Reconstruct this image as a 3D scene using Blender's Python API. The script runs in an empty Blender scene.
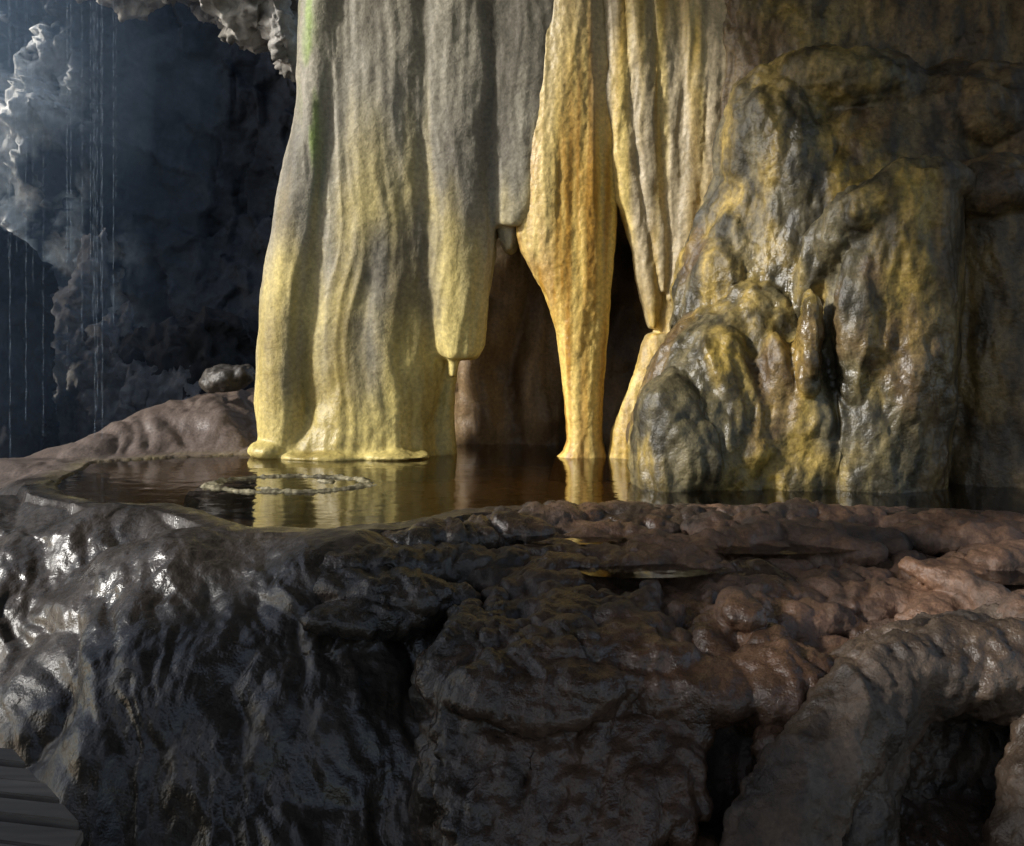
import bpy, bmesh, math
import numpy as np
from mathutils import Vector, Matrix

F=1100.0; HZ=330.0; CZ=1.2
scene=bpy.context.scene
def W(px,py,Y): return ((px-512)/F*Y, Y, CZ-(py-HZ)/F*Y)

# ---------------------------------------------------------------- noise
_r=np.random.RandomState(7)
PERM=_r.permutation(256).astype(np.int32)
G=_r.normal(size=(256,3)).astype(np.float32); G/=np.linalg.norm(G,axis=1)[:,None]
JIT=_r.rand(256,3).astype(np.float32)
def hsh(i,j,k): return PERM[(PERM[(PERM[i&255]+j)&255]+k)&255]
def perlin(p,s=(1,1,1),off=0.0):
    q=(p*np.array(s,dtype=np.float32)+np.float32(off)).astype(np.float32)
    i=np.floor(q).astype(np.int32); f=q-i
    u=f*f*f*(f*(f*6-15)+10)
    out=np.zeros(len(q),np.float32)
    for dx in (0,1):
        wx=u[:,0] if dx else 1-u[:,0]
        for dy in (0,1):
            wy=u[:,1] if dy else 1-u[:,1]
            for dz in (0,1):
                wz=u[:,2] if dz else 1-u[:,2]
                g=G[hsh(i[:,0]+dx,i[:,1]+dy,i[:,2]+dz)]
                out+=wx*wy*wz*(g[:,0]*(f[:,0]-dx)+g[:,1]*(f[:,1]-dy)+g[:,2]*(f[:,2]-dz))
    return out*1.6
def fbm(p,s,o=4,off=0.0,gain=.5):
    t=0;a=1.0;s=np.array(s,dtype=np.float32)
    for k in range(o):
        t=t+a*perlin(p,s*(2.03**k),off+17.3*k); a*=gain
    return t
def billow(p,s,o=3,off=0.0,gain=.5):
    t=0;a=1.0;s=np.array(s,dtype=np.float32)
    for k in range(o):
        t=t+a*np.abs(perlin(p,s*(2.1**k),off+11.7*k)); a*=gain
    return t
def _cells(p,s,off):
    q=(p*np.array(s,dtype=np.float32)+np.float32(off)).astype(np.float32)
    i=np.floor(q).astype(np.int32); f=q-i
    for dx in (-1,0,1):
        for dy in (-1,0,1):
            for dz in (-1,0,1):
                h=hsh(i[:,0]+dx,i[:,1]+dy,i[:,2]+dz); j=JIT[h]
                v=np.stack([f[:,0]-dx-j[:,0],f[:,1]-dy-j[:,1],f[:,2]-dz-j[:,2]],1)
                yield h,v
def worley(p,s,off=0.0):
    best=None
    for h,v in _cells(p,s,off):
        d=(v*v).sum(1); best=d if best is None else np.minimum(best,d)
    return np.sqrt(best)
def facet(p,s,off=0.0):
    """planar chips: every cell carries its own tilted plane (angular broken rock)"""
    best=None
    for h,v in _cells(p,s,off):
        d=(v*v).sum(1); val=(G[(h*7+13)&255]*v).sum(1)+.5*G[(h*3+5)&255][:,0]
        if best is None: best=d; out=val
        else:
            m=d<best; best=np.where(m,d,best); out=np.where(m,val,out)
    return out
def sstep(a,b,x):
    t=np.clip((x-a)/(b-a),0,1); return t*t*(3-2*t)
def mixc(a,b,t):
    a=np.asarray(a,np.float32); b=np.asarray(b,np.float32)
    return a*(1-t[:,None])+b*t[:,None]
def warp(P,a,s,o=0):
    return (P+np.stack([a*perlin(P,(s,s,s),5+o),a*perlin(P,(s,s,s),31+o),a*perlin(P,(s,s,s),61+o)],1)).astype(np.float32)

# ---------------------------------------------------------------- materials
def stone_mat(name,bump=0.5,scale=28.0,rdry=.7,rwet=.18,spec=.5,fine=120.0,bd=.02,lo=.55,hi=1.4,rg=.6):
    m=bpy.data.materials.new(name); m.use_nodes=True
    nt=m.node_tree; N=nt.nodes; L=nt.links
    b=N['Principled BSDF']
    at=N.new('ShaderNodeAttribute'); at.attribute_name='tint'
    tc=N.new('ShaderNodeTexCoord')
    n2=N.new('ShaderNodeTexNoise'); n2.inputs['Scale'].default_value=scale; n2.inputs['Detail'].default_value=4; n2.inputs['Roughness'].default_value=rg
    L.new(tc.outputs['Object'],n2.inputs['Vector'])
    mr=N.new('ShaderNodeMapRange'); mr.inputs[1].default_value=.25; mr.inputs[2].default_value=.75; mr.inputs[3].default_value=lo; mr.inputs[4].default_value=hi
    L.new(n2.outputs['Fac'],mr.inputs[0])
    mx=N.new('ShaderNodeVectorMath'); mx.operation='SCALE'
    L.new(at.outputs['Color'],mx.inputs[0]); L.new(mr.outputs[0],mx.inputs['Scale'])
    L.new(mx.outputs[0],b.inputs['Base Color'])
    r=N.new('ShaderNodeMapRange'); r.inputs[3].default_value=rdry; r.inputs[4].default_value=rwet
    L.new(at.outputs['Alpha'],r.inputs[0]); L.new(r.outputs[0],b.inputs['Roughness'])
    b.inputs['Specular IOR Level'].default_value=spec
    v=N.new('ShaderNodeTexVoronoi'); v.inputs['Scale'].default_value=fine
    L.new(tc.outputs['Object'],v.inputs['Vector'])
    b1=N.new('ShaderNodeBump'); b1.inputs['Strength'].default_value=bump; b1.inputs['Distance'].default_value=bd
    L.new(n2.outputs['Fac'],b1.inputs['Height'])
    b2=N.new('ShaderNodeBump'); b2.inputs['Strength'].default_value=bump*.5; b2.inputs['Distance'].default_value=.005; b2.invert=True
    L.new(v.outputs['Distance'],b2.inputs['Height']); L.new(b1.outputs[0],b2.inputs['Normal'])
    L.new(b2.outputs[0],b.inputs['Normal'])
    return m

def set_tint(me,rgb,wet):
    a=me.color_attributes.new('tint','FLOAT_COLOR','POINT')
    c=np.concatenate([np.clip(rgb,0,1),np.clip(wet,0,1)[:,None]],1).astype(np.float32)
    a.data.foreach_set('color',c.ravel())
def coords(me):
    c=np.empty(len(me.vertices)*3,np.float32); me.vertices.foreach_get('co',c); return c.reshape(-1,3)
def normals(me):
    c=np.empty(len(me.vertices)*3,np.float32); me.vertices.foreach_get('normal',c); return c.reshape(-1,3)
def finish(name,me,mat,label=None,cat=None,kind=None):
    o=bpy.data.objects.new(name,me); scene.collection.objects.link(o)
    me.polygons.foreach_set('use_smooth',[True]*len(me.polygons))
    me.materials.clear(); me.materials.append(mat)
    if label:o['label']=label
    if cat:o['category']=cat
    if kind:o['kind']=kind
    me.update()
    return o
def grid_mesh(name,P,nu,nv):
    me=bpy.data.meshes.new(name)
    i,j=np.meshgrid(np.arange(nu-1),np.arange(nv-1),indexing='ij')
    a=(i*nv+j).ravel()
    q=np.stack([a,a+nv,a+nv+1,a+1],1).astype(np.int32)
    me.vertices.add(len(P)); me.vertices.foreach_set('co',P.astype(np.float32).ravel())
    me.loops.add(q.size); me.loops.foreach_set('vertex_index',q.ravel())
    me.polygons.add(len(q)); me.polygons.foreach_set('loop_start',(np.arange(len(q))*4).astype(np.int32))
    me.update(calc_edges=True)
    return me
def loft(bm,rows,Yc,D,n=40):
    rows=[tuple(r)+((Yc,D) if len(r)==3 else ()) for r in rows]
    rings=[]
    for (py,xl,xr,yc,d) in rows:
        X0,_,Z=W(xl,py,yc); X1,_,_=W(xr,py,yc)
        cx=(X0+X1)/2; hw=max((X1-X0)/2,.01)
        rings.append([bm.verts.new((cx+hw*math.cos(t),yc+d*math.sin(t),Z)) for t in [2*math.pi*k/n for k in range(n)]])
    for a,b in zip(rings,rings[1:]):
        for k in range(n):
            bm.faces.new((a[k],a[(k+1)%n],b[(k+1)%n],b[k]))
    bm.faces.new(rings[0][::-1]); bm.faces.new(rings[-1])
def ell(bm,px,py,Y,rx,rz,ry,tilt=0,sub=None):
    x,y,z=W(px,py,Y)
    s=Matrix.Diagonal((rx/F*Y,ry,rz/F*Y,1))
    M=Matrix.Translation((x,y,z))@Matrix.Rotation(math.radians(tilt),4,'Y')@s
    bmesh.ops.create_icosphere(bm,subdivisions=sub or (3 if rx>26 or rz>26 else 2),radius=1,matrix=M)
def path(bm,pts,step=.5,flat=1.1):
    """swept flow ridge through (px,py,Y,r_px) control points"""
    for a,b in zip(pts,pts[1:]):
        L_=math.hypot(b[0]-a[0],b[1]-a[1]); n=max(2,int(L_/(min(a[3],b[3])*step)))
        for k in range(n):
            t=k/n; px,py,Y,r=[a[i]*(1-t)+b[i]*t for i in range(4)]
            ell(bm,px,py,Y,r,r,r/F*Y*flat,0,2)
def sculpt(bm,voxel,smooth=8):
    bmesh.ops.recalc_face_normals(bm,faces=bm.faces)
    me=bpy.data.meshes.new('tmp'); bm.to_mesh(me); bm.free()
    o=bpy.data.objects.new('tmp',me); scene.collection.objects.link(o)
    r=o.modifiers.new('r','REMESH'); r.mode='VOXEL'; r.voxel_size=voxel
    s=o.modifiers.new('s','SMOOTH'); s.factor=.5; s.iterations=smooth
    dg=bpy.context.evaluated_depsgraph_get(); dg.update()
    ev=o.evaluated_get(dg)
    out=bpy.data.meshes.new_from_object(ev)
    bpy.data.objects.remove(o); bpy.data.meshes.remove(me)
    return out
def displace(me,d):
    P=coords(me)+normals(me)*d[:,None].astype(np.float32)
    me.vertices.foreach_set('co',P.ravel()); me.update()
    return P

# ================================================================ GROUND
pool_px=[(95,462),(60,480),(62,497),(110,505),(170,506),(215,519),(260,529),(330,532),(400,525),(450,514),(520,508),(640,506),(760,508),(900,512),(1024,516)]
poly=[((px-512)/F*(1320/(py-330)),1320/(py-330)) for px,py in pool_px]
poly+=[(5.2,7.0),(5.2,12.5),(-1.9,12.5),(-2.35,10.55),(-3.2,10.35)]
poly=np.array(poly,np.float32)
def sdist(x,y):
    d=np.full(x.shape,1e9,np.float32); inside=np.zeros(x.shape,bool)
    n=len(poly)
    for k in range(n):
        ax,ay=poly[k]; bx,by=poly[(k+1)%n]
        ex,ey=bx-ax,by-ay
        t=np.clip(((x-ax)*ex+(y-ay)*ey)/(ex*ex+ey*ey),0,1)
        d=np.minimum(d,(x-ax-t*ex)**2+(y-ay-t*ey)**2)
        c=((ay>y)!=(by>y))&(x<(bx-ax)*(y-ay)/(by-ay+1e-9)+ax)
        inside^=c
    return np.where(inside,-np.sqrt(d),np.sqrt(d))
xs=np.concatenate([np.arange(-12,-4.2,.08),np.arange(-4.2,3.9,.0125),np.arange(3.9,6.5,.06)])
ys=np.concatenate([np.arange(.5,3.6,.06),np.arange(3.6,7.9,.0095),np.arange(7.9,16,.04)])
X,Y=np.meshgrid(xs,ys,indexing='ij'); nu,nv=X.shape
x=X.ravel().astype(np.float32); y=Y.ravel().astype(np.float32)
P2=np.stack([x,y,np.zeros_like(x)],1)
d=sdist(x,y)
d=d+.09*perlin(P2,(1.3,1.3,1))+.03*perlin(P2,(4,4,1),3)
wR=sstep(-.8,.6,x+.25*perlin(P2,(.8,.8,1),9))
DL=[-1,-.25,-.03,.05,.3,.6,1.0,1.45,1.95,2.7,5]; ZL=[-.22,-.14,-.02,.03,.0,-.09,-.38,-.92,-1.65,-2.5,-3.0]
DR=[-1,-.25,-.03,.05,.5,1.2,2.0,2.6,3.0,3.5,6]; ZR=[-.22,-.14,-.02,.03,.0,-.12,-.28,-.5,-.8,-1.6,-3.0]
zl=np.interp(d,DL,ZL); zr=np.interp(d,DR,ZR)
zr=zr-.07*sstep(.3,.6,d)-.65*sstep(1.5,2.2,d)
z=zl*(1-wR)+zr*wR
# the rock drops away beside the boardwalk
z=z-.55*np.exp(-((x+2.5)/.9)**2-((y-4.5)/.6)**2)
bankz=np.interp(x,[-12,-7,-5.4,-4.8,-4.3,-3.6,-2.75,-2],[-4,-1.6,-.45,-.10,.13,.42,.60,.7])
bankz=bankz+.06*perlin(P2,(1.5,1.5,1),4)
bw=sstep(8.4,9.6,y)*(x<-1.9)
bprof=np.where(bankz>0,bankz*sstep(0,1.3,d)+.015,bankz)
z=np.where(d>0,z*(1-bw)+bprof*bw,z)
z=z-np.clip(y-13,0,9)*.25*(x<-2)
P=np.stack([x,y,z],1).astype(np.float32)
me=grid_mesh('ground',P,nu,nv)
Nn=normals(me)
mask=sstep(0.0,.4,d)
rimm=sstep(-.05,.04,d)
far=sstep(8.3,9.3,y)
wp=warp(P,.25,1.0)
wp2=warp(warp(P,.12,2.2,7),.025,7,3)
fx=wp2[:,0]+.35*wp2[:,1]
flow=np.stack([fx,d*1.0,wp2[:,2]*.3],1).astype(np.float32)
brow=sstep(.25,.9,d)
big=billow(wp,(1.2,.9,.9),1,13.0)
riv=billow(flow,(2.8,1.1,1.0),1,2.0,.5)
riv2=.33-np.abs(perlin(flow,(6,1.6,1.6),52))
lob=worley(flow,(5.0,3.0,2.8),3.0)
sc1=worley(flow,(11,7.5,7),9.0)
sc2=worley(flow,(24,16,16),29.0)
rough=fbm(P,(7,7,7),4,60)
swell=fbm(wp,(1.6,1.6,1.6),2,91)
am=np.clip(.75+.9*swell,.3,1.25)
dis=mask*(1-far)*((big-.3)*.22+(riv-.3)*.09*brow+riv2*.035*brow+(.5-lob**2)*.075*brow*am+(.5-sc1**2)*.040*(.15+.85*brow)*am+(.5-sc2)*.012*(.25+.75*brow)+rough*.006)
lay=np.stack([P[:,0]*.3,P[:,1]*.3,P[:,2]],1).astype(np.float32)
dis+=mask*far*((riv-.3)*.08+.04*fbm(P,(1.6,1.6,1.6),3,8)+.010*rough+.03*(.3-np.abs(perlin(warp(lay,.06,2),(5,5,9),5))))
dis+=rimm*(fbm(P,(9,9,9),3,4)*.008)
P=P+Nn*dis[:,None]
P[:,2]=np.where((d>-.02)&(d<.25)&(y<9.2),np.maximum(P[:,2],.012+.02*sstep(-.02,.1,d)+.012*perlin(P,(8,8,1),2)),P[:,2])
me.vertices.foreach_set('co',P.ravel().astype(np.float32)); me.update()
n1=fbm(P,(1.1,1.1,1.1),4,20)*.5+.5
n2=fbm(P,(4,4,4),3,40)*.5+.5
leftc=mixc((.020,.017,.014),(.060,.048,.038),np.clip(n2,0,1))
rightc=mixc((.03,.021,.016),(.08,.052,.036),np.clip(n1*1.3-.15,0,1))
rgb=leftc*(1-wR[:,None])+rightc*wR[:,None]
bankc=mixc((.085,.062,.05),(.19,.145,.12),np.clip(.6*n2+.5*n1-.05,0,1))
bm_=sstep(8.4,9.2,y)*sstep(-.02,.03,d)
rgb=rgb*(1-bm_[:,None])+bankc*bm_[:,None]
bed=np.clip(-d*8,0,1)[:,None]*(1-bm_[:,None]); rgb=rgb*(1-bed)+np.array([.60,.44,.22])*bed
ocr=sstep(-.06,0,d)*(1-sstep(.06,.2,d))*(x<-1.2)*np.clip(n2*1.5-.3,0,1)*.6
rgb=rgb*(1-ocr[:,None])+np.array([.24,.20,.09])*ocr[:,None]
n4=fbm(P,(2.5,2.5,2.5),3,77)
wet=.80-.5*bm_+.5*n4
set_tint(me,rgb,wet)
mg=stone_mat('wet_cave_rock',bump=.45,scale=38,rdry=.62,rwet=.21,spec=.6,fine=70,bd=.011,rg=.58)
finish('ground',me,mg,kind='structure')

# ---- rock ledges over the terrace
bm=bmesh.new()
rs_=np.random.RandomState(21)
def blob(cx,cy,cz,rx,ry,rz,rot=0,tx=0):
    M=Matrix.Translation((cx,cy,cz))@Matrix.Rotation(rot,4,'Z')@Matrix.Rotation(tx,4,'X')@Matrix.Diagonal((rx,ry,rz,1))
    bmesh.ops.create_icosphere(bm,subdivisions=2,radius=1,matrix=M)
cnt=0
while cnt<360:
    bx=rs_.uniform(-.9,4.0); by=rs_.uniform(4.75,7.35)
    dd_=float(sdist(np.array([bx]),np.array([by]))[0])
    if dd_<.10: continue
    lim=1.0 if bx<0 else 2.2
    if dd_>lim: continue
    zz=float(np.interp(dd_,DR,ZR)); s=rs_.uniform(.08,.28)
    if bx<0.2: zz=zz*(.5+.5*(bx+.9)/1.1)+float(np.interp(dd_,DL,ZL))*(.5-.5*(bx+.9)/1.1)
    blob(bx,by,zz-.06+rs_.uniform(-.05,.03),s*1.6,s*.65,min(.035+s*.26,dd_*.22+.03),rs_.uniform(-.5,.5),.12)
    cnt+=1
def Yof(py): return float(np.interp(py,[508,541,580,643,716,790,846,900],[7.4,6.5,5.8,5.2,4.85,4.6,4.45,4.35]))
for e in [(590,700,5.2,120,80,.28,0),(500,690,5.4,90,70,.28,0),(690,690,5.05,90,30,.25,0),(560,850,4.95,130,100,.25,0),(480,800,5.1,70,100,.25,0),(780,690,5.1,70,40,.3,0),(700,875,4.65,100,40,.25,0),(735,780,5.2,60,70,.15,0),(640,780,4.9,44,70,.2,0)]: ell(bm,*e)
for k in range(100):
    px=rs_.uniform(440,800); py=rs_.uniform(590,790); L_=rs_.uniform(50,170); r=rs_.uniform(7,17)
    if 690<px<775: L_=min(L_,705-py)
    if L_<15: continue
    pts=[]; n=5; dr=rs_.uniform(-35,20)
    for i in range(n+1):
        t=i/n; q=py+L_*t
        pts.append((px+dr*t+rs_.uniform(-5,5),q,Yof(q)+.09-.03*math.sin(t*3.1),r*(.75+.35*math.sin(t*2.6))))
    path(bm,pts,.8)
ell(bm,740,612,5.45,26,22,.2,8)
path(bm,[(905,566,5.85,9),(940,578,5.7,13),(975,592,5.55,15),(1010,612,5.35,17),(1050,640,5.1,20)],.5)
me=sculpt(bm,.014,6)
P=coords(me)
wq=warp(warp(P,.13,2.0),.04,6,3)
fl2=np.stack([wq[:,0]+.2*wq[:,1],wq[:,1]*.6,wq[:,2]*.5],1).astype(np.float32)
lay=np.stack([P[:,0]*.35,P[:,1]*.35,P[:,2]],1).astype(np.float32)
am=np.clip(.8+.9*fbm(P,(1.4,1.4,1.4),2,44),.35,1.3)
scal=(.050*(.5-worley(fl2,(10,8,7.5),9)**2)+.015*(.5-worley(fl2,(23,18,18),29)))*am
front=1-sstep(5.2,5.7,P[:,1])
dd=.045*(billow(wq,(3.0,2.4,2.6),2,13)-.35)+.030*(.35-np.abs(perlin(fl2,(5,3,2.5),51)))*(.5+front)+scal+.012*fbm(P,(9,9,12),4,3,.6)+.022*(.3-np.abs(perlin(warp(lay,.05,3),(6,6,11),5)))*(1-.5*front)
P=displace(me,dd)
n1=fbm(P,(1.2,1.2,1.2),4,20)*.6+.5; n2=fbm(P,(5,5,5),4,40)*.8+.5
c=mixc((.026,.017,.012),(.145,.080,.048),np.clip(n1*1.1-.15+.4*(n2-.5),0,1))
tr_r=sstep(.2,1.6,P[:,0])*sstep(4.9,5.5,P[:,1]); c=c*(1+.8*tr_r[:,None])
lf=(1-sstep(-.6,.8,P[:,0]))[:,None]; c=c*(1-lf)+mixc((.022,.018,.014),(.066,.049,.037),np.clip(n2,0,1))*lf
chan=np.clip(1-np.abs(perlin(warp(P,.2,2),(2.2,.5,.5),123))/.09,0,1)*sstep(-.05,-.25,P[:,2])
w_=.66+.55*fbm(P,(1.6,1.6,1.6),3,77)-.35*tr_r+.2*lf[:,0]+.35*(n2-.5)+.8*chan
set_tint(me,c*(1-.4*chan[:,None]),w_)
ml=stone_mat('brown_ledge_rock',bump=.58,scale=36,rdry=.78,rwet=.18,spec=.6,fine=80,bd=.018,rg=.65)
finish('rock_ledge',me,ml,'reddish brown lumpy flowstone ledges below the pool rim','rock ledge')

# ---- ridge sweeping down to the lower left over a dark hollow
bm=bmesh.new()
path(bm,[(1110,690,5.0,56),(1030,674,4.98,50),(950,668,4.95,42),(890,680,4.87,38),(845,722,4.7,42),(808,780,4.55,46),(776,850,4.38,50),(755,920,4.2,52)],.35)
path(bm,[(1100,655,5.3,50),(1000,655,5.3,44),(920,660,5.2,40),(850,690,5.1,38)],.4)
path(bm,[(900,680,4.95,38),(872,735,4.82,38),(856,800,4.7,40),(850,870,4.58,42)],.35)
path(bm,[(1080,730,4.8,54),(1050,790,4.62,44),(1030,850,4.5,42),(1025,910,4.4,44)],.35)
for e in [(930,810,5.42,120,130,.3,0),(1070,820,4.9,60,150,.35,0),(800,880,4.6,70,60,.3,0)]: ell(bm,*e)
me=sculpt(bm,.0145,6)
P=coords(me)
fl=np.stack([P[:,0]*.85+.35*P[:,1]-.55*P[:,2],P[:,1]*.25,P[:,2]*.25],1).astype(np.float32)
wq=warp(warp(P,.14,2.0),.04,6,3)
ddh=.065*(.3-np.abs(perlin(warp(fl,.15,1.5),(3.4,2,1.2),3)))+.042*(.3-np.abs(perlin(warp(fl,.07,3),(8,4,2.0),13)))+.015*(.3-np.abs(perlin(warp(fl,.03,5),(19,8,4),23)))+.030*(.5-worley(wq,(8,7,6),9))+.016*(.5-worley(wq,(18,16,15),29))+.03*(.35-np.abs(perlin(wq,(3.5,3,3),71)))+.016*fbm(P,(8,8,8),5,3,.68)
P=displace(me,ddh)
n2=fbm(P,(4,4,4),4,40)*.8+.5; n3=fbm(fl,(6,3,1.5),3,4)*.6+.5
c=mixc((.026,.018,.013),(.130,.090,.062),np.clip(.7*n2+.5*n3-.12,0,1))
set_tint(me,c,.5+.6*fbm(P,(1.8,1.8,1.8),3,7)+.3*(n3-.5))
finish('rock_ridge',me,ml,'grey brown gritty rock ridge sloping over a dark hollow','rock')

# ================================================================ WATER
m=bpy.data.materials.new('pool_water'); m.use_nodes=True; nt=m.node_tree; N=nt.nodes; L=nt.links; N.clear()
o=N.new('ShaderNodeOutputMaterial'); mix=N.new('ShaderNodeMixShader'); tr=N.new('ShaderNodeBsdfTransparent'); tr.inputs[0].default_value=(.92,.83,.66,1)
gl=N.new('ShaderNodeBsdfGlossy'); gl.inputs['Roughness'].default_value=.07; gl.inputs['Color'].default_value=(1,1,1,1)
fr=N.new('ShaderNodeFresnel'); fr.inputs[0].default_value=1.4
no=N.new('ShaderNodeTexNoise'); no.inputs['Scale'].default_value=6; no.inputs['Detail'].default_value=2
tcn=N.new('ShaderNodeTexCoord'); L.new(tcn.outputs['Object'],no.inputs['Vector'])
bp=N.new('ShaderNodeBump'); bp.inputs['Strength'].default_value=.2; bp.inputs['Distance'].default_value=.02
L.new(no.outputs['Fac'],bp.inputs['Height']); L.new(bp.outputs[0],gl.inputs['Normal']); L.new(bp.outputs[0],fr.inputs['Normal'])
L.new(fr.outputs[0],mix.inputs[0]); L.new(tr.outputs[0],mix.inputs[1]); L.new(gl.outputs[0],mix.inputs[2]); L.new(mix.outputs[0],o.inputs[0])
mwat=m
wx=np.linspace(-4.4,5.4,60); wy=np.linspace(6.2,12.6,40)
A,B=np.meshgrid(wx,wy,indexing='ij')
mw=grid_mesh('pool_water',np.stack([A.ravel(),B.ravel(),np.zeros(A.size)],1),60,40)
bm=bmesh.new(); bm.from_mesh(mw)
cs=np.array([[v.co.x,v.co.y] for v in bm.verts],np.float32)
sd=sdist(cs[:,0],cs[:,1]); bm.verts.ensure_lookup_table()
bmesh.ops.delete(bm,geom=[v for v,s in zip(bm.verts,sd) if s>.25],context='VERTS')
bm.to_mesh(mw); bm.free()
finish('water',mw,mwat,kind='structure')
for (cx,cy,rx,ry,lv) in [(.72,5.98,.36,.16,-.105),(.36,6.5,.30,.14,-.035),(2.65,5.95,.4,.25,-.11),(1.5,6.35,.4,.14,-.06)]:
    bm=bmesh.new()
    vs=[bm.verts.new((cx+rx*1.2*math.cos(t)*(1+.15*math.sin(3*t+cx)),cy+ry*1.2*math.sin(t),lv)) for t in [2*math.pi*k/48 for k in range(48)]]
    bm.faces.new(vs); me=bpy.data.meshes.new('puddle_water'); bm.to_mesh(me); bm.free()
    finish('water',me,mwat,kind='structure')

# ================================================================ FLOWSTONE
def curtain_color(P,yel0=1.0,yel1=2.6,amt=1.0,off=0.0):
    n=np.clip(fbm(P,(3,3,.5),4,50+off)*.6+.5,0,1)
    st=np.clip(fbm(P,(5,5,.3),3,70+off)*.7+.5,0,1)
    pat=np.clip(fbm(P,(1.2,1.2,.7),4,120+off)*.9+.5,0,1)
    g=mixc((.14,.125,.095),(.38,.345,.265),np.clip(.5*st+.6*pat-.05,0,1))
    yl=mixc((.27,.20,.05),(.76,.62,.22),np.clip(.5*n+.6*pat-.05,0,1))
    h=1-sstep(yel0,yel1,P[:,2]+1.1*(st-.5)+.7*(n-.5)-1.1*(pat-.5))  # greyer stone higher up, with ceiling shade put into its darker colour
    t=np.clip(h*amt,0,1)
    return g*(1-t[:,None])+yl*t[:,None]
mf=stone_mat('flowstone',bump=.36,scale=26,rdry=.7,rwet=.28,spec=.42,fine=60,lo=.62,hi=1.32)
def flute(P,off=0,a=1.0,fz=1.0):
    w=warp(P,.14,.8,off)
    v=np.clip(.8+1.0*perlin(P,(.9,.9,.4),off+77),.2,1.6)
    return a*(.064*(billow(w,(1.6,1.1,.15),1,off,.4)-.25)+.034*v*(.35-np.abs(perlin(w,(3.4,2.2,.22),off+5)))+fz*(.018*(1.7-v)*(.35-np.abs(perlin(w,(8,6,.35),off+15)))+.008*(.35-np.abs(perlin(w,(17,12,.6),off+25)))+.011*fbm(P,(5,5,3.2),4,off+9)))

bm=bmesh.new()
loft(bm,[(-430,305,360),(0,302,350),(100,298,348),(200,277,335),(300,262,325),(400,257,318),(442,260,322),(475,262,328)],10.62,.33)
loft(bm,[(-430,318,455),(0,318,455),(150,310,448),(260,296,449),(350,292,447),(400,300,440),(425,310,430),(440,330,412)],10.6,.34)
loft(bm,[(230,345,385,10.62,.18),(330,328,402,10.62,.30),(385,314,418,10.62,.37),(425,296,430,10.62,.40),(440,274,436,10.62,.42),(458,258,442,10.62,.42),(480,235,450,10.62,.42)],10.62,.42)
for e in [(270,450,10.45,22,9,.25),(330,457,10.3,50,6,.25),(395,456,10.3,36,6,.25)]: ell(bm,*e)
loft(bm,[(-430,400,510),(0,405,506),(150,415,498),(250,422,494),(310,427,489),(345,431,486),(354,436,482),(359,441,477)],10.52,.25)
loft(bm,[(320,438,464),(370,443,456),(405,442,453),(440,432,456),(480,424,460)],10.66,.10)
loft(bm,[(300,445,462),(366,447,459),(378,450,456)],10.45,.07)
loft(bm,[(-430,450,620),(0,455,620),(100,465,600),(165,474,575),(195,480,560),(215,483,550),(228,490,530)],10.60,.27)
loft(bm,[(190,496,524),(240,500,520),(252,505,514)],10.58,.14)
loft(bm,[(200,482,500),(270,478,492),(300,476,486)],10.68,.12)
loft(bm,[(-430,540,780),(0,540,770),(100,555,750),(150,570,740),(178,585,730),(195,632,728),(270,668,726),(330,690,720)],10.80,.26)
loft(bm,[(-430,300,640),(0,300,600),(100,298,560),(230,300,500),(265,300,478),(320,300,458),(480,320,446)],10.80,.40)
me=sculpt(bm,.0205,12)
P=coords(me); P=displace(me,flute(P,3))
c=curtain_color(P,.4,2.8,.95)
edge=np.exp(-((P[:,0]+1.87+.03*(P[:,2]-3))/.08)**2)*sstep(2.1,3.2,P[:,2])*np.clip(fbm(P,(6,6,1.5),3,88)*1.5+.5,0,1)
c=c*(1-edge[:,None]*.75)+np.array([.24,.36,.06])*edge[:,None]*.75
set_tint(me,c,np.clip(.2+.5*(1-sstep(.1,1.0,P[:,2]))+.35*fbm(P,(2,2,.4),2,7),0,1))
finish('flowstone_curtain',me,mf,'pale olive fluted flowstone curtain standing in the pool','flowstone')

bm=bmesh.new()
loft(bm,[(-430,555,608),(0,545,608),(50,533,611),(100,521,614),(150,516,616),(200,515,617),(235,517,616),(252,522,615),(270,532,613),(295,546,611),(330,557,608),(370,562,604),(410,566,601),(440,568,602),(452,564,605),(460,556,608),(480,550,610)],10.45,.17)
ell(bm,588,230,10.36,14,150,.10)
ell(bm,548,190,10.37,16,80,.11)
me=sculpt(bm,.014,7)
P=coords(me); P=displace(me,flute(P,41,.4,1.3)+.022*(.4-np.abs(perlin(warp(P,.05,1.5),(8,5,.4),5)))+.006*fbm(P,(20,20,9),3,5))
st=np.clip(fbm(P,(10,10,.4),3,91)*1.3+.5,0,1)
st2=np.clip(fbm(P,(4,4,.25),3,131)*1.3+.5,0,1)
c=mixc((.42,.22,.03),(.74,.53,.15),st)
c=c*(1-.4*st2[:,None])+np.array([.58,.48,.25])*.4*st2[:,None]
top=sstep(2.4,4.2,P[:,2])*np.clip(.4+.7*st2,0,1); c=c*(1-top[:,None]*.7)+np.array([.36,.30,.19])*top[:,None]*.7
set_tint(me,c,np.full(len(P),.65))
finish('flowstone_column',me,mf,'tapering golden flowstone column reaching down into the pool','flowstone')

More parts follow.
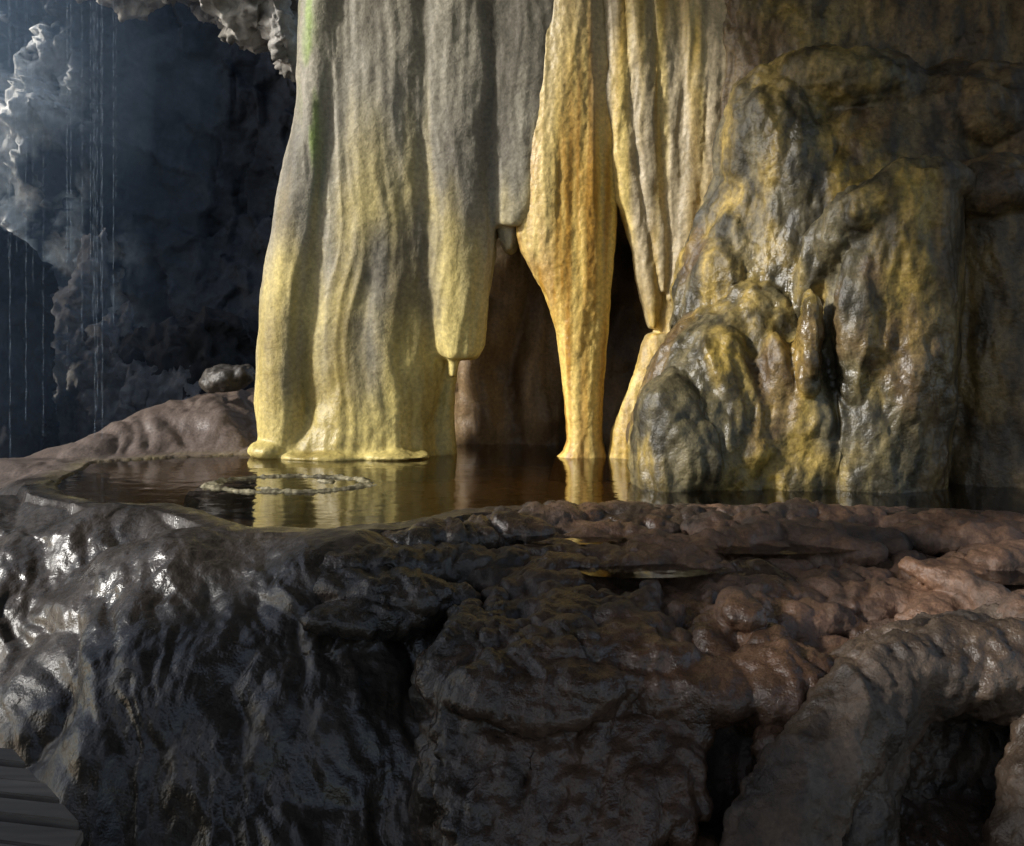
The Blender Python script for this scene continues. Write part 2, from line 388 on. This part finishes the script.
bm=bmesh.new()
loft(bm,[(-430,596,640),(0,596,630),(100,602,636),(160,608,642),(200,615,648),(250,632,656),(300,643,660),(318,647,657),(327,650,655)],10.44,.14)
loft(bm,[(-430,622,660),(0,620,655),(100,626,660),(180,636,666),(240,648,670),(280,656,668),(292,659,665)],10.40,.12)
loft(bm,[(-430,645,700),(0,642,692),(100,646,694),(200,654,692),(260,660,690),(300,664,692),(330,668,694)],10.46,.16)
loft(bm,[(-430,680,720),(0,676,712),(100,680,712),(200,676,706),(250,668,700),(300,664,690)],10.38,.12)
loft(bm,[(-430,690,765),(0,690,750),(100,690,738),(200,680,728),(260,666,724),(330,655,722),(400,645,722),(480,640,720)],10.46,.20)
loft(bm,[(-430,600,750),(0,600,740),(100,610,735),(180,624,728),(240,652,724),(300,667,720)],10.60,.18)
loft(bm,[(335,648,680),(400,624,662),(430,612,655),(455,608,655),(480,606,658)],10.4,.16)
me=sculpt(bm,.016,7)
P=coords(me); P=displace(me,flute(P,63,.8,1.8))
st=np.clip(fbm(P,(8,8,.4),3,95)*.9+.5,0,1)
c=mixc((.28,.23,.14),(.52,.43,.28),st)
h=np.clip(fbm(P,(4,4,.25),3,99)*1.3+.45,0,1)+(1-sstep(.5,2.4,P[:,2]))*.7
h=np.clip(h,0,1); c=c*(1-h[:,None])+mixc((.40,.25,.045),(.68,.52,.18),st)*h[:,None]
set_tint(me,c,np.full(len(P),.5))
finish('flowstone_drape',me,mf,'cream and ochre hanging flowstone drapery with pointed tips','flowstone')

def wall_sheet(name,x0,x1,z0,z1,yf,step,disf,colf,mat,label,kind=None):
    a=np.arange(x0,x1,step); b=np.arange(z0,z1,step)
    A,B=np.meshgrid(a,b,indexing='ij')
    xx=A.ravel().astype(np.float32); zz=B.ravel().astype(np.float32)
    P=np.stack([xx,yf(xx,zz),zz],1).astype(np.float32)
    P[:,1]-=disf(P)
    me=grid_mesh(name,P,len(a),len(b))
    c,w=colf(P); set_tint(me,c,w)
    return finish(name,me,mat,label,'rock wall' if label else None,kind)
def rearcol(P):
    n=np.clip(fbm(P,(3,3,.6),3,3)+.5,0,1); lo=(1-sstep(1.6,2.6,P[:,2]))[:,None]
    c=mixc((.15,.12,.08),(.34,.28,.18),n)
    return c*(1-lo)+mixc((.10,.06,.028),(.30,.20,.10),n)*lo,np.full(len(P),.5)
wall_sheet('cave_wall',-1.9,6.5,-.4,7.6,lambda a,b:11.6+0*a-1.4*sstep(1.6,3.2,a)*sstep(1,3,b),.03,
  lambda P:flute(P,81,1.8)+.3*fbm(P,(1.1,1,.7),2,9)+.14*(.5-worley(warp(P,.1,2),(2.6,2.6,1.8),3)),rearcol,mf,
  'brown fluted rock wall behind the flowstone draperies')

# mound
bm=bmesh.new()
loft(bm,[(-430,745,1400),(0,722,1400),(100,715,1400),(500,700,1400)],10.35,.6)
ell(bm,870,330,9.6,190,270,1.1)
ell(bm,1040,330,9.5,150,260,1.2)
ell(bm,790,190,9.45,66,125,.7,-15)
ell(bm,845,95,9.55,90,42,.8,8)
ell(bm,960,125,9.5,120,56,.8)
ell(bm,1060,130,9.5,90,56,.8)
ell(bm,725,280,9.5,50,100,.6,15)
ell(bm,700,420,9.0,68,120,.65,14)
ell(bm,765,420,8.85,60,115,.5)
ell(bm,745,350,9.0,54,80,.5,30)
# overhanging rounded lobe with its arched rim
loft(bm,[(176,868,935),(192,846,950),(235,824,956),(300,814,956),(400,808,950),(470,800,942),(525,790,940)],8.70,.62)
path(bm,[(800,322,8.75,14),(812,280,8.65,18),(832,240,8.5,24),(862,208,8.35,28),(900,190,8.3,28),(935,182,8.35,24),(960,178,8.4,18)],.4)
ell(bm,808,345,8.35,15,58,.22,3)
loft(bm,[(172,950,1040),(192,942,1055),(240,940,1065),(350,938,1068),(460,936,1060),(525,934,1060)],8.85,.50)
loft(bm,[(185,1020,1110),(230,1005,1130),(350,1003,1140),(525,990,1150)],8.75,.6)
ell(bm,995,192,8.72,62,36,.5,0)
ell(bm,1075,200,8.7,70,40,.5,0)
for e in [(790,450,8.62,70,120,.42),(880,450,8.5,60,120,.36),(730,450,8.62,70,110,.42),(672,460,8.5,38,90,.38),(862,330,8.28,30,90,.2),(905,380,8.25,26,120,.2),(720,380,8.6,44,50,.3),(775,400,8.45,24,70,.2),(690,460,8.38,34,46,.28)]: ell(bm,*e)
me=sculpt(bm,.0195,6)
P=coords(me)
wpp=warp(P,.20,1.2)
up=sstep(2.2,3.2,P[:,2])
pan=sstep(3.15,3.45,P[:,0])*(1-up)
dd=.09*(billow(wpp,(1.7,1.7,1.0),1,13)-.3)+.040*(billow(wpp,(3.2,3.2,1.2),2,23,.5)-.4)+.045*(.35-np.abs(perlin(wpp,(4.2,4.2,.6),77)))*(1-.5*up)+.022*(.35-np.abs(perlin(warp(P,.1,3),(9,9,1.8),87)))+.011*(.35-np.abs(perlin(warp(P,.05,5),(19,19,7),97)))+.050*(.5-worley(wpp,(4.5,4.5,2.8),2))+.016*(.5-worley(warp(P,.05,5),(13,13,10),12))+.03*up*(.3-np.abs(perlin(wpp,(3,3,3),55)))+.008*fbm(P,(10,10,6),4,2)
P=displace(me,dd*(1-.4*pan))
n=np.clip(fbm(wpp,(1.5,1.5,.5),4,33)*1.0+.5,0,1); n2=np.clip(fbm(P,(6,6,2.5),4,36)*1.0+.5,0,1)
n3=np.clip(fbm(wpp,(1.1,1.1,.6),3,143)*1.2+.4,0,1)
grey=mixc((.038,.032,.018),(.145,.12,.062),n2); och=mixc((.10,.07,.015),(.36,.25,.06),n2)
t=sstep(.15,.90,n+.25*(n2-.5))*(1-up*.45)
c=grey*(1-t[:,None])+och*t[:,None]
rust=(sstep(.65,1.0,n3)*.4)[:,None]; c=c*(1-rust)+np.array([.15,.08,.03])*rust
rs=(sstep(2.8,3.6,P[:,0])*.75)[:,None]; c=c*(1-rs)+mixc((.045,.03,.018),(.12,.078,.042),n2)*rs
gl_=np.exp(-((P[:,0]-2.24)/.16)**2-((P[:,2]-1.15)/.4)**2)
set_tint(me,c,np.clip(.36+.3*(1-sstep(.8,2.2,P[:,2]))+.45*fbm(P,(1.6,1.6,.9),3,5)+.9*gl_,0,1))
mm=stone_mat('mound_stone',bump=.5,scale=26,rdry=.75,rwet=.19,spec=.5,fine=55,lo=.45,hi=1.5)
finish('flowstone_mound',me,mm,'bulging brown and ochre wet flowstone mound beside the pool','flowstone')

# ================================================================ FAR CAVERN
mdark=stone_mat('cavern_rock',bump=.6,scale=7,rdry=.95,rwet=.35,spec=.3,fine=16,bd=.05)
def farcol(P):
    n=np.clip(fbm(P,(1.5,1.5,1.5),4,33)*.8+.5,0,1)
    k=(1-sstep(-7.2,-6.1,P[:,0]+.4*perlin(P,(.7,.7,.7),3)+.15*(P[:,2]-3)))*sstep(-.15,.10,fbm(warp(P,.4,1),(1.3,1.3,.7),4,150))  # pale streaks on the left paint highlights into the rock colour
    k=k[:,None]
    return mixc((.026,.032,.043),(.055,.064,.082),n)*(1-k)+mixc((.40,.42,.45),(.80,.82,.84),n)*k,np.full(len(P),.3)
def leftk(P): return 1-sstep(-7.0,-5.9,P[:,0]+.4*perlin(P,(.7,.7,.7),3))
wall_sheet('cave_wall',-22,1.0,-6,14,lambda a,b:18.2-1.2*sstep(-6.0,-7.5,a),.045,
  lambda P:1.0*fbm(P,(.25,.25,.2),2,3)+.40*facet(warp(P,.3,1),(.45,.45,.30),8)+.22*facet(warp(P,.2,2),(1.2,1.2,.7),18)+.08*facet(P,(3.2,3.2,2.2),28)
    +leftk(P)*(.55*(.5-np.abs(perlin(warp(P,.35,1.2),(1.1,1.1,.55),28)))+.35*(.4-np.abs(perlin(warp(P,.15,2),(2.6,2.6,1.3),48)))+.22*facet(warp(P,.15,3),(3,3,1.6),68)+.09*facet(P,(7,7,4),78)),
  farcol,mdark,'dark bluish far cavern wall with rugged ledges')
def rock(name,els,voxel,amp,col,label,wet=.4,mat=None,off=0,cat='rock',jag=1.0,fs=(1,1,.7),soft=False,iters=2):
    bm=bmesh.new()
    for e in els:
        if e[0]=='L': loft(bm,e[1],e[2],e[3])
        elif e[0]=='P': path(bm,e[1],.4)
        else: ell(bm,*e)
    me=sculpt(bm,voxel,iters); P=coords(me); s=.5/amp
    w=warp(P,amp*.8,.6*s); fs=np.array(fs)
    if soft: P=displace(me,amp*(fbm(P,(4,4,4),4,off)+.4*(.5-worley(P,(5,5,5),off))))
    else: P=displace(me,amp*jag*(.8*facet(w,tuple(fs*s*.55),off)+.42*facet(w,tuple(fs*s*1.4),off+3)+.2*facet(P,tuple(fs*s*3.2),off+9)+.15*fbm(P,(2*s,2*s,2*s),3,off+3)))
    n=np.clip(fbm(P,(.8*s,.8*s,.8*s),3,off)*.8+.5,0,1)
    set_tint(me,mixc(np.array(col)*.6,np.array(col)*1.3,n),np.full(len(P),wet))
    return finish(name,me,mat or mdark,label,cat)
rock('boulder',[(226,378,11.6,24,15,.25),(243,374,11.6,14,12,.2),(212,382,11.6,12,10,.2)],.018,.05,(.045,.038,.032),'small dark rounded boulder resting on the rock bank',.2,mg,3,soft=True,iters=8)
rock('rock_pillar',[('L',[(228,-60,4),(244,-90,30),(275,-100,42),(320,-100,50),(400,-100,47),(480,-100,62),(760,-100,90)],12.8,.6)],.04,.12,(.012,.014,.02),'dark squat rock pillar rising beside the bank',.1,None,5)
rock('rock_spur',[('P',[(104,228,15.2,5),(92,280,15.0,14),(74,330,14.8,26),(55,390,14.5,50),(50,560,14.3,90)]),('P',[(128,305,14.8,6),(112,345,14.6,20),(110,400,14.4,40),(130,480,14.4,60)]),('P',[(60,375,14.4,36),(140,395,14.4,34),(210,400,14.4,34)])],.03,.12,(.14,.15,.175),'dark sloping rock spur with broken bright edges',.35,None,8,'rock',1.2,(1,1,.6))
rock('rock_shelf',[('L',[(325,170,250),(350,130,262),(420,90,300),(600,60,320)],14.8,.8)],.05,.2,(.020,.023,.03),'dark low rock mass behind the bank',.2,None,18)
rock('ceiling_outcrop',[(255,-25,13.2,62,72,.9,-30),(205,-45,13.4,60,55,1.0,-20),(283,22,12.9,16,52,.5,-12),(150,-50,13.2,60,54,.6,-10),(90,-62,13.4,60,56,.6,-5),(290,-150,13,200,90,1.4)],.030,.17,(.38,.38,.38),'jagged grey rock hanging from the cavern ceiling',.5,None,12,'rock outcrop',1.2)

# unseen side wall added to shade the foreground, and cave ceiling
a=np.arange(-9,4.75,.1); b=np.arange(0,1.001,.0125)
A,B=np.meshgrid(a,b,indexing='ij'); yy=A.ravel().astype(np.float32); tt=B.ravel().astype(np.float32)
P=np.stack([np.full_like(yy,-6.2),yy,0*yy],1).astype(np.float32)
toph=3.75+.35*perlin(P,(.7,.7,.7),4)+.25*perlin(P,(2,2,2),14)+3.0*sstep(2.9,3.7,yy)
P[:,2]=-4+(toph+4)*tt
P[:,0]+=.5*fbm(P,(.6,.6,.6),4,3); P[:,1]+=.30*sstep(3.5,4.7,yy)*fbm(P,(.9,.9,.9),3,13)
me=grid_mesh('cave_wall',P,len(a),len(b)); set_tint(me,np.tile(np.array([[.07,.065,.06]],np.float32),(len(P),1)),np.full(len(P),.2))
finish('cave_wall',me,mdark,'unseen dark rock wall added to shade the foreground','rock wall')
a=np.arange(-5.2,7.5,.12); b=np.arange(-3,13.5,.12)
A,B=np.meshgrid(a,b,indexing='ij'); xx=A.ravel().astype(np.float32); yy=B.ravel().astype(np.float32)
P=np.stack([xx,yy,np.full_like(xx,7.3)],1); P[:,2]+=.3*fbm(P,(.5,.5,.5),4,3)-1.5*sstep(3.2,4.4,yy)*(1-sstep(5.8,7.2,yy))*(1-sstep(-4.4,-2.5,xx)); P[:,0]+=.4*fbm(P,(.7,.7,.7),3,33)*(xx<-3)  # low left lip of the unseen ceiling is shaped to shade the mound
me=grid_mesh('cave_ceiling',P,len(a),len(b)); set_tint(me,mixc((.08,.07,.06),(.16,.14,.12),np.clip(fbm(P,(1,1,1),2,3)+.5,0,1)),np.full(len(P),.2))
finish('cave_ceiling',me,mdark,kind='structure')

# mist drifting under the falling water: nested thin shells, soft at the edge
mv=bpy.data.materials.new('cave_mist'); mv.use_nodes=True; nt=mv.node_tree; nt.nodes.clear()
o=nt.nodes.new('ShaderNodeOutputMaterial'); vs=nt.nodes.new('ShaderNodeVolumeScatter'); vs.inputs['Color'].default_value=(.38,.60,1,1); vs.inputs['Density'].default_value=.020
nt.links.new(vs.outputs[0],o.inputs['Volume'])
bm=bmesh.new()
for k,s in enumerate([1.25,1.0,.78,.58,.4,.25]):
    bmesh.ops.create_icosphere(bm,subdivisions=4,radius=1,matrix=Matrix.Translation((-7.6-.05*k,12.7,3.4))@Matrix.Rotation(math.radians(8),4,'Y')@Matrix.Diagonal((3.4*s,2.4*(.6+.4*s),5.8*s,1)))
    m2=bpy.data.meshes.new('mist'); bm.to_mesh(m2); bm.clear(); m2.materials.append(mv)
    ob=bpy.data.objects.new('mist',m2); scene.collection.objects.link(ob); ob['kind']='stuff'; ob['label']='thin bluish mist lit by daylight under falling water'; ob['category']='mist'
bm.free()

# ================================================================ RIMSTONE RING
a=np.linspace(-1,1,170); A,B=np.meshgrid(a,a,indexing='ij'); u=A.ravel(); v=B.ravel()
P=np.stack([-1.73+.78*u,8.57+.58*v,0*u],1).astype(np.float32)
r=np.sqrt(u*u+v*v)+.09*perlin(P,(3,3,3),6)+.05*perlin(P,(10,10,3),6)
h=.036*np.exp(-((r-.78)/.08)**2)+.030*np.exp(-((r-.42)/.06)**2)*np.clip(perlin(P,(3,3,1),9)*4,0,1)+.012*perlin(P,(13,13,1),5)+.010*perlin(P,(30,30,1),5)-.018-.12*sstep(.88,1.0,r)
P[:,2]=h
me=grid_mesh('rimstone_ring',P,170,170)
set_tint(me,mixc((.07,.06,.035),(.34,.30,.19),np.clip(fbm(P,(8,8,8),3,3)+.45,0,1)),np.full(len(P),.6))
finish('rimstone_ring',me,mg,'low pale ring of calcite crust rising from the pool','rimstone')

# ================================================================ BOARDWALK
mwood=bpy.data.materials.new('weathered_wood'); mwood.use_nodes=True; nt=mwood.node_tree; N=nt.nodes; L=nt.links
b=N['Principled BSDF']; tc=N.new('ShaderNodeTexCoord'); mp=N.new('ShaderNodeMapping'); mp.inputs['Scale'].default_value=(2.2,18,18)
L.new(tc.outputs['Object'],mp.inputs[0]); n=N.new('ShaderNodeTexNoise'); n.inputs['Scale'].default_value=1.5; n.inputs['Detail'].default_value=6
L.new(mp.outputs[0],n.inputs['Vector']); cr=N.new('ShaderNodeValToRGB'); cr.color_ramp.elements[0].color=(.17,.14,.115,1); cr.color_ramp.elements[1].color=(.29,.245,.205,1)
cr.color_ramp.elements[0].position=.3; cr.color_ramp.elements[1].position=.7
at=N.new('ShaderNodeAttribute'); at.attribute_name='tint'; ml_=N.new('ShaderNodeVectorMath'); ml_.operation='MULTIPLY'
L.new(n.outputs['Fac'],cr.inputs[0]); L.new(cr.outputs[0],ml_.inputs[0]); L.new(at.outputs['Color'],ml_.inputs[1]); L.new(ml_.outputs[0],b.inputs['Base Color']); b.inputs['Roughness'].default_value=.5
bp=N.new('ShaderNodeBump'); bp.inputs['Strength'].default_value=.2; bp.inputs['Distance'].default_value=.005; L.new(n.outputs['Fac'],bp.inputs['Height']); L.new(bp.outputs[0],b.inputs['Normal'])
root=bpy.data.objects.new('boardwalk',None); root.location=(-1.9,3.4,-.45); scene.collection.objects.link(root)
root['label']='weathered dark wooden plank boardwalk beside the wet rock'; root['category']='boardwalk'
def part(name,bm,shade=None):
    me=bpy.data.meshes.new(name); bm.to_mesh(me); bm.free(); me.materials.append(mwood)
    P=coords(me); s=np.full(len(P),.5) if shade is None else shade(P)
    set_tint(me,np.stack([s,s,s],1),np.ones(len(P)))
    o=bpy.data.objects.new(name,me); scene.collection.objects.link(o); o.parent=root; o.matrix_parent_inverse=Matrix.Translation((1.9,-3.4,.45)); return o
rr=np.random.RandomState(4)
def xedge(yv): return -1.36-(yv-3.5)*.79 if yv>3.5 else -1.36-(yv-3.5)*.12
SL=.45; X0=-3.4
bm=bmesh.new(); PW=.165
for k in range(-3,16):
    y0=2.04+k*PW+.018; y1=y0+PW-.036; zt=-.388+rr.uniform(-.010,.010); zb=zt-.035
    xa,xb=xedge(y0),xedge(y1)
    if y1>4.25: continue
    c4=[(X0,y0+SL*(xa-X0)/2),(xa,y0),(xb,y1),(X0,y1+SL*(xb-X0)/2)]
    t=[bm.verts.new((a,b_,zt)) for a,b_ in c4]; u=[bm.verts.new((a,b_,zb)) for a,b_ in c4]
    bm.faces.new(t); bm.faces.new(u[::-1])
    for i in range(4): bm.faces.new((t[(i+1)%4],t[i],u[i],u[(i+1)%4]))
bmesh.ops.recalc_face_normals(bm,faces=bm.faces)
bmesh.ops.bevel(bm,geom=bm.edges[:],offset=.005,segments=2,affect='EDGES')
part('deck',bm,lambda P:.75+.35*perlin(np.stack([P[:,0]*0,P[:,2]*0,(P[:,1]+SL*.5*(P[:,0]+1.6))*3],1).astype(np.float32),(1,1,1),3))
def boxes(name,lst):
    bm=bmesh.new()
    for (cx,cy,cz,sx,sy,sz,rz) in lst:
        bmesh.ops.create_cube(bm,size=1,matrix=Matrix.Translation((cx,cy,cz))@Matrix.Rotation(rz,4,'Z')@Matrix.Diagonal((sx,sy,sz,1)))
    bmesh.ops.bevel(bm,geom=bm.edges[:],offset=.006,segments=2,affect='EDGES'); part(name,bm,lambda P:np.full(len(P),.15))
ang=math.atan2(.82,-.65)
boxes('beam',[(-1.83,3.82,-.50,1.25,.07,.14,ang)])
boxes('post',[(-1.55,3.50,-1.5,.1,.1,1.8,0)])

# ================================================================ TRICKLES
mt=bpy.data.materials.new('falling_water'); mt.use_nodes=True; b=mt.node_tree.nodes['Principled BSDF']
b.inputs['Base Color'].default_value=(.6,.75,.95,1); b.inputs['Roughness'].default_value=.2; b.inputs['Alpha'].default_value=.12
tr_=np.random.RandomState(11)
TL=[(95,-60,470,10.5),(101,-60,300,11.5),(10,-60,470,9.5),(26,-60,420,10.5),(116,-60,200,12)]
for k in range(14): TL.append((tr_.uniform(-5,115),-60,tr_.uniform(250,470),tr_.uniform(10,12.5)))
for k,(px,py0,py1,Yd) in enumerate(TL):
    bm=bmesh.new()
    x0,_,z0=W(px,py0,Yd); _,_,z1=W(px,py1,Yd); n=60; rings=[]
    for i in range(n+1):
        t=i/n; zc=z0+(z1-z0)*t; rad=.0019*(1+.8*math.sin(i*2.3+k)+.15*math.sin(i*.7))
        rings.append([bm.verts.new((x0+rad*math.cos(q)+.003*math.sin(i*1.1+k),Yd+rad*math.sin(q),zc)) for q in (0,1.26,2.51,3.77,5.03)])
    for p,q in zip(rings,rings[1:]):
        for j in range(5): bm.faces.new((p[j],p[(j+1)%5],q[(j+1)%5],q[j]))
    me=bpy.data.meshes.new('water_trickle'); bm.to_mesh(me); bm.free()
    o=finish('water_trickle',me,mt,'thin thread of water falling from the cavern ceiling','water trickle'); o['group']='water threads falling from the cavern ceiling'

# ================================================================ LIGHT
sd=Vector((-.85,-.27,.45)).normalized()
sun=bpy.data.lights.new('sun','SUN'); sun.energy=5.0; sun.angle=math.radians(6); sun.color=(1,.97,.92)
so=bpy.data.objects.new('sun',sun); scene.collection.objects.link(so)
so.rotation_euler=sd.to_track_quat('Z','Y').to_euler(); so.location=(-8,-2,8)
w=bpy.data.worlds.new('World'); scene.world=w; w.use_nodes=True
nt=w.node_tree; sky=nt.nodes.new('ShaderNodeTexSky'); sky.sky_type='NISHITA'; sky.sun_disc=False
sky.sun_elevation=math.asin(sd.z); sky.sun_rotation=math.atan2(sd.x,sd.y)
hs=nt.nodes.new('ShaderNodeHueSaturation'); hs.inputs['Saturation'].default_value=.75
nt.links.new(sky.outputs[0],hs.inputs['Color'])
nt.links.new(hs.outputs[0],nt.nodes['Background'].inputs[0]); nt.nodes['Background'].inputs[1].default_value=.15
scene.view_settings.view_transform='Standard'; scene.view_settings.look='None'; scene.view_settings.exposure=0
cam=bpy.data.cameras.new('camera'); cam.sensor_width=36; cam.lens=F/1024*36; cam.shift_y=-(423-HZ)/1024; cam.clip_end=200
co=bpy.data.objects.new('camera',cam); co.location=(0,0,CZ); co.rotation_euler=(math.pi/2,0,0); scene.collection.objects.link(co)
scene.camera=co
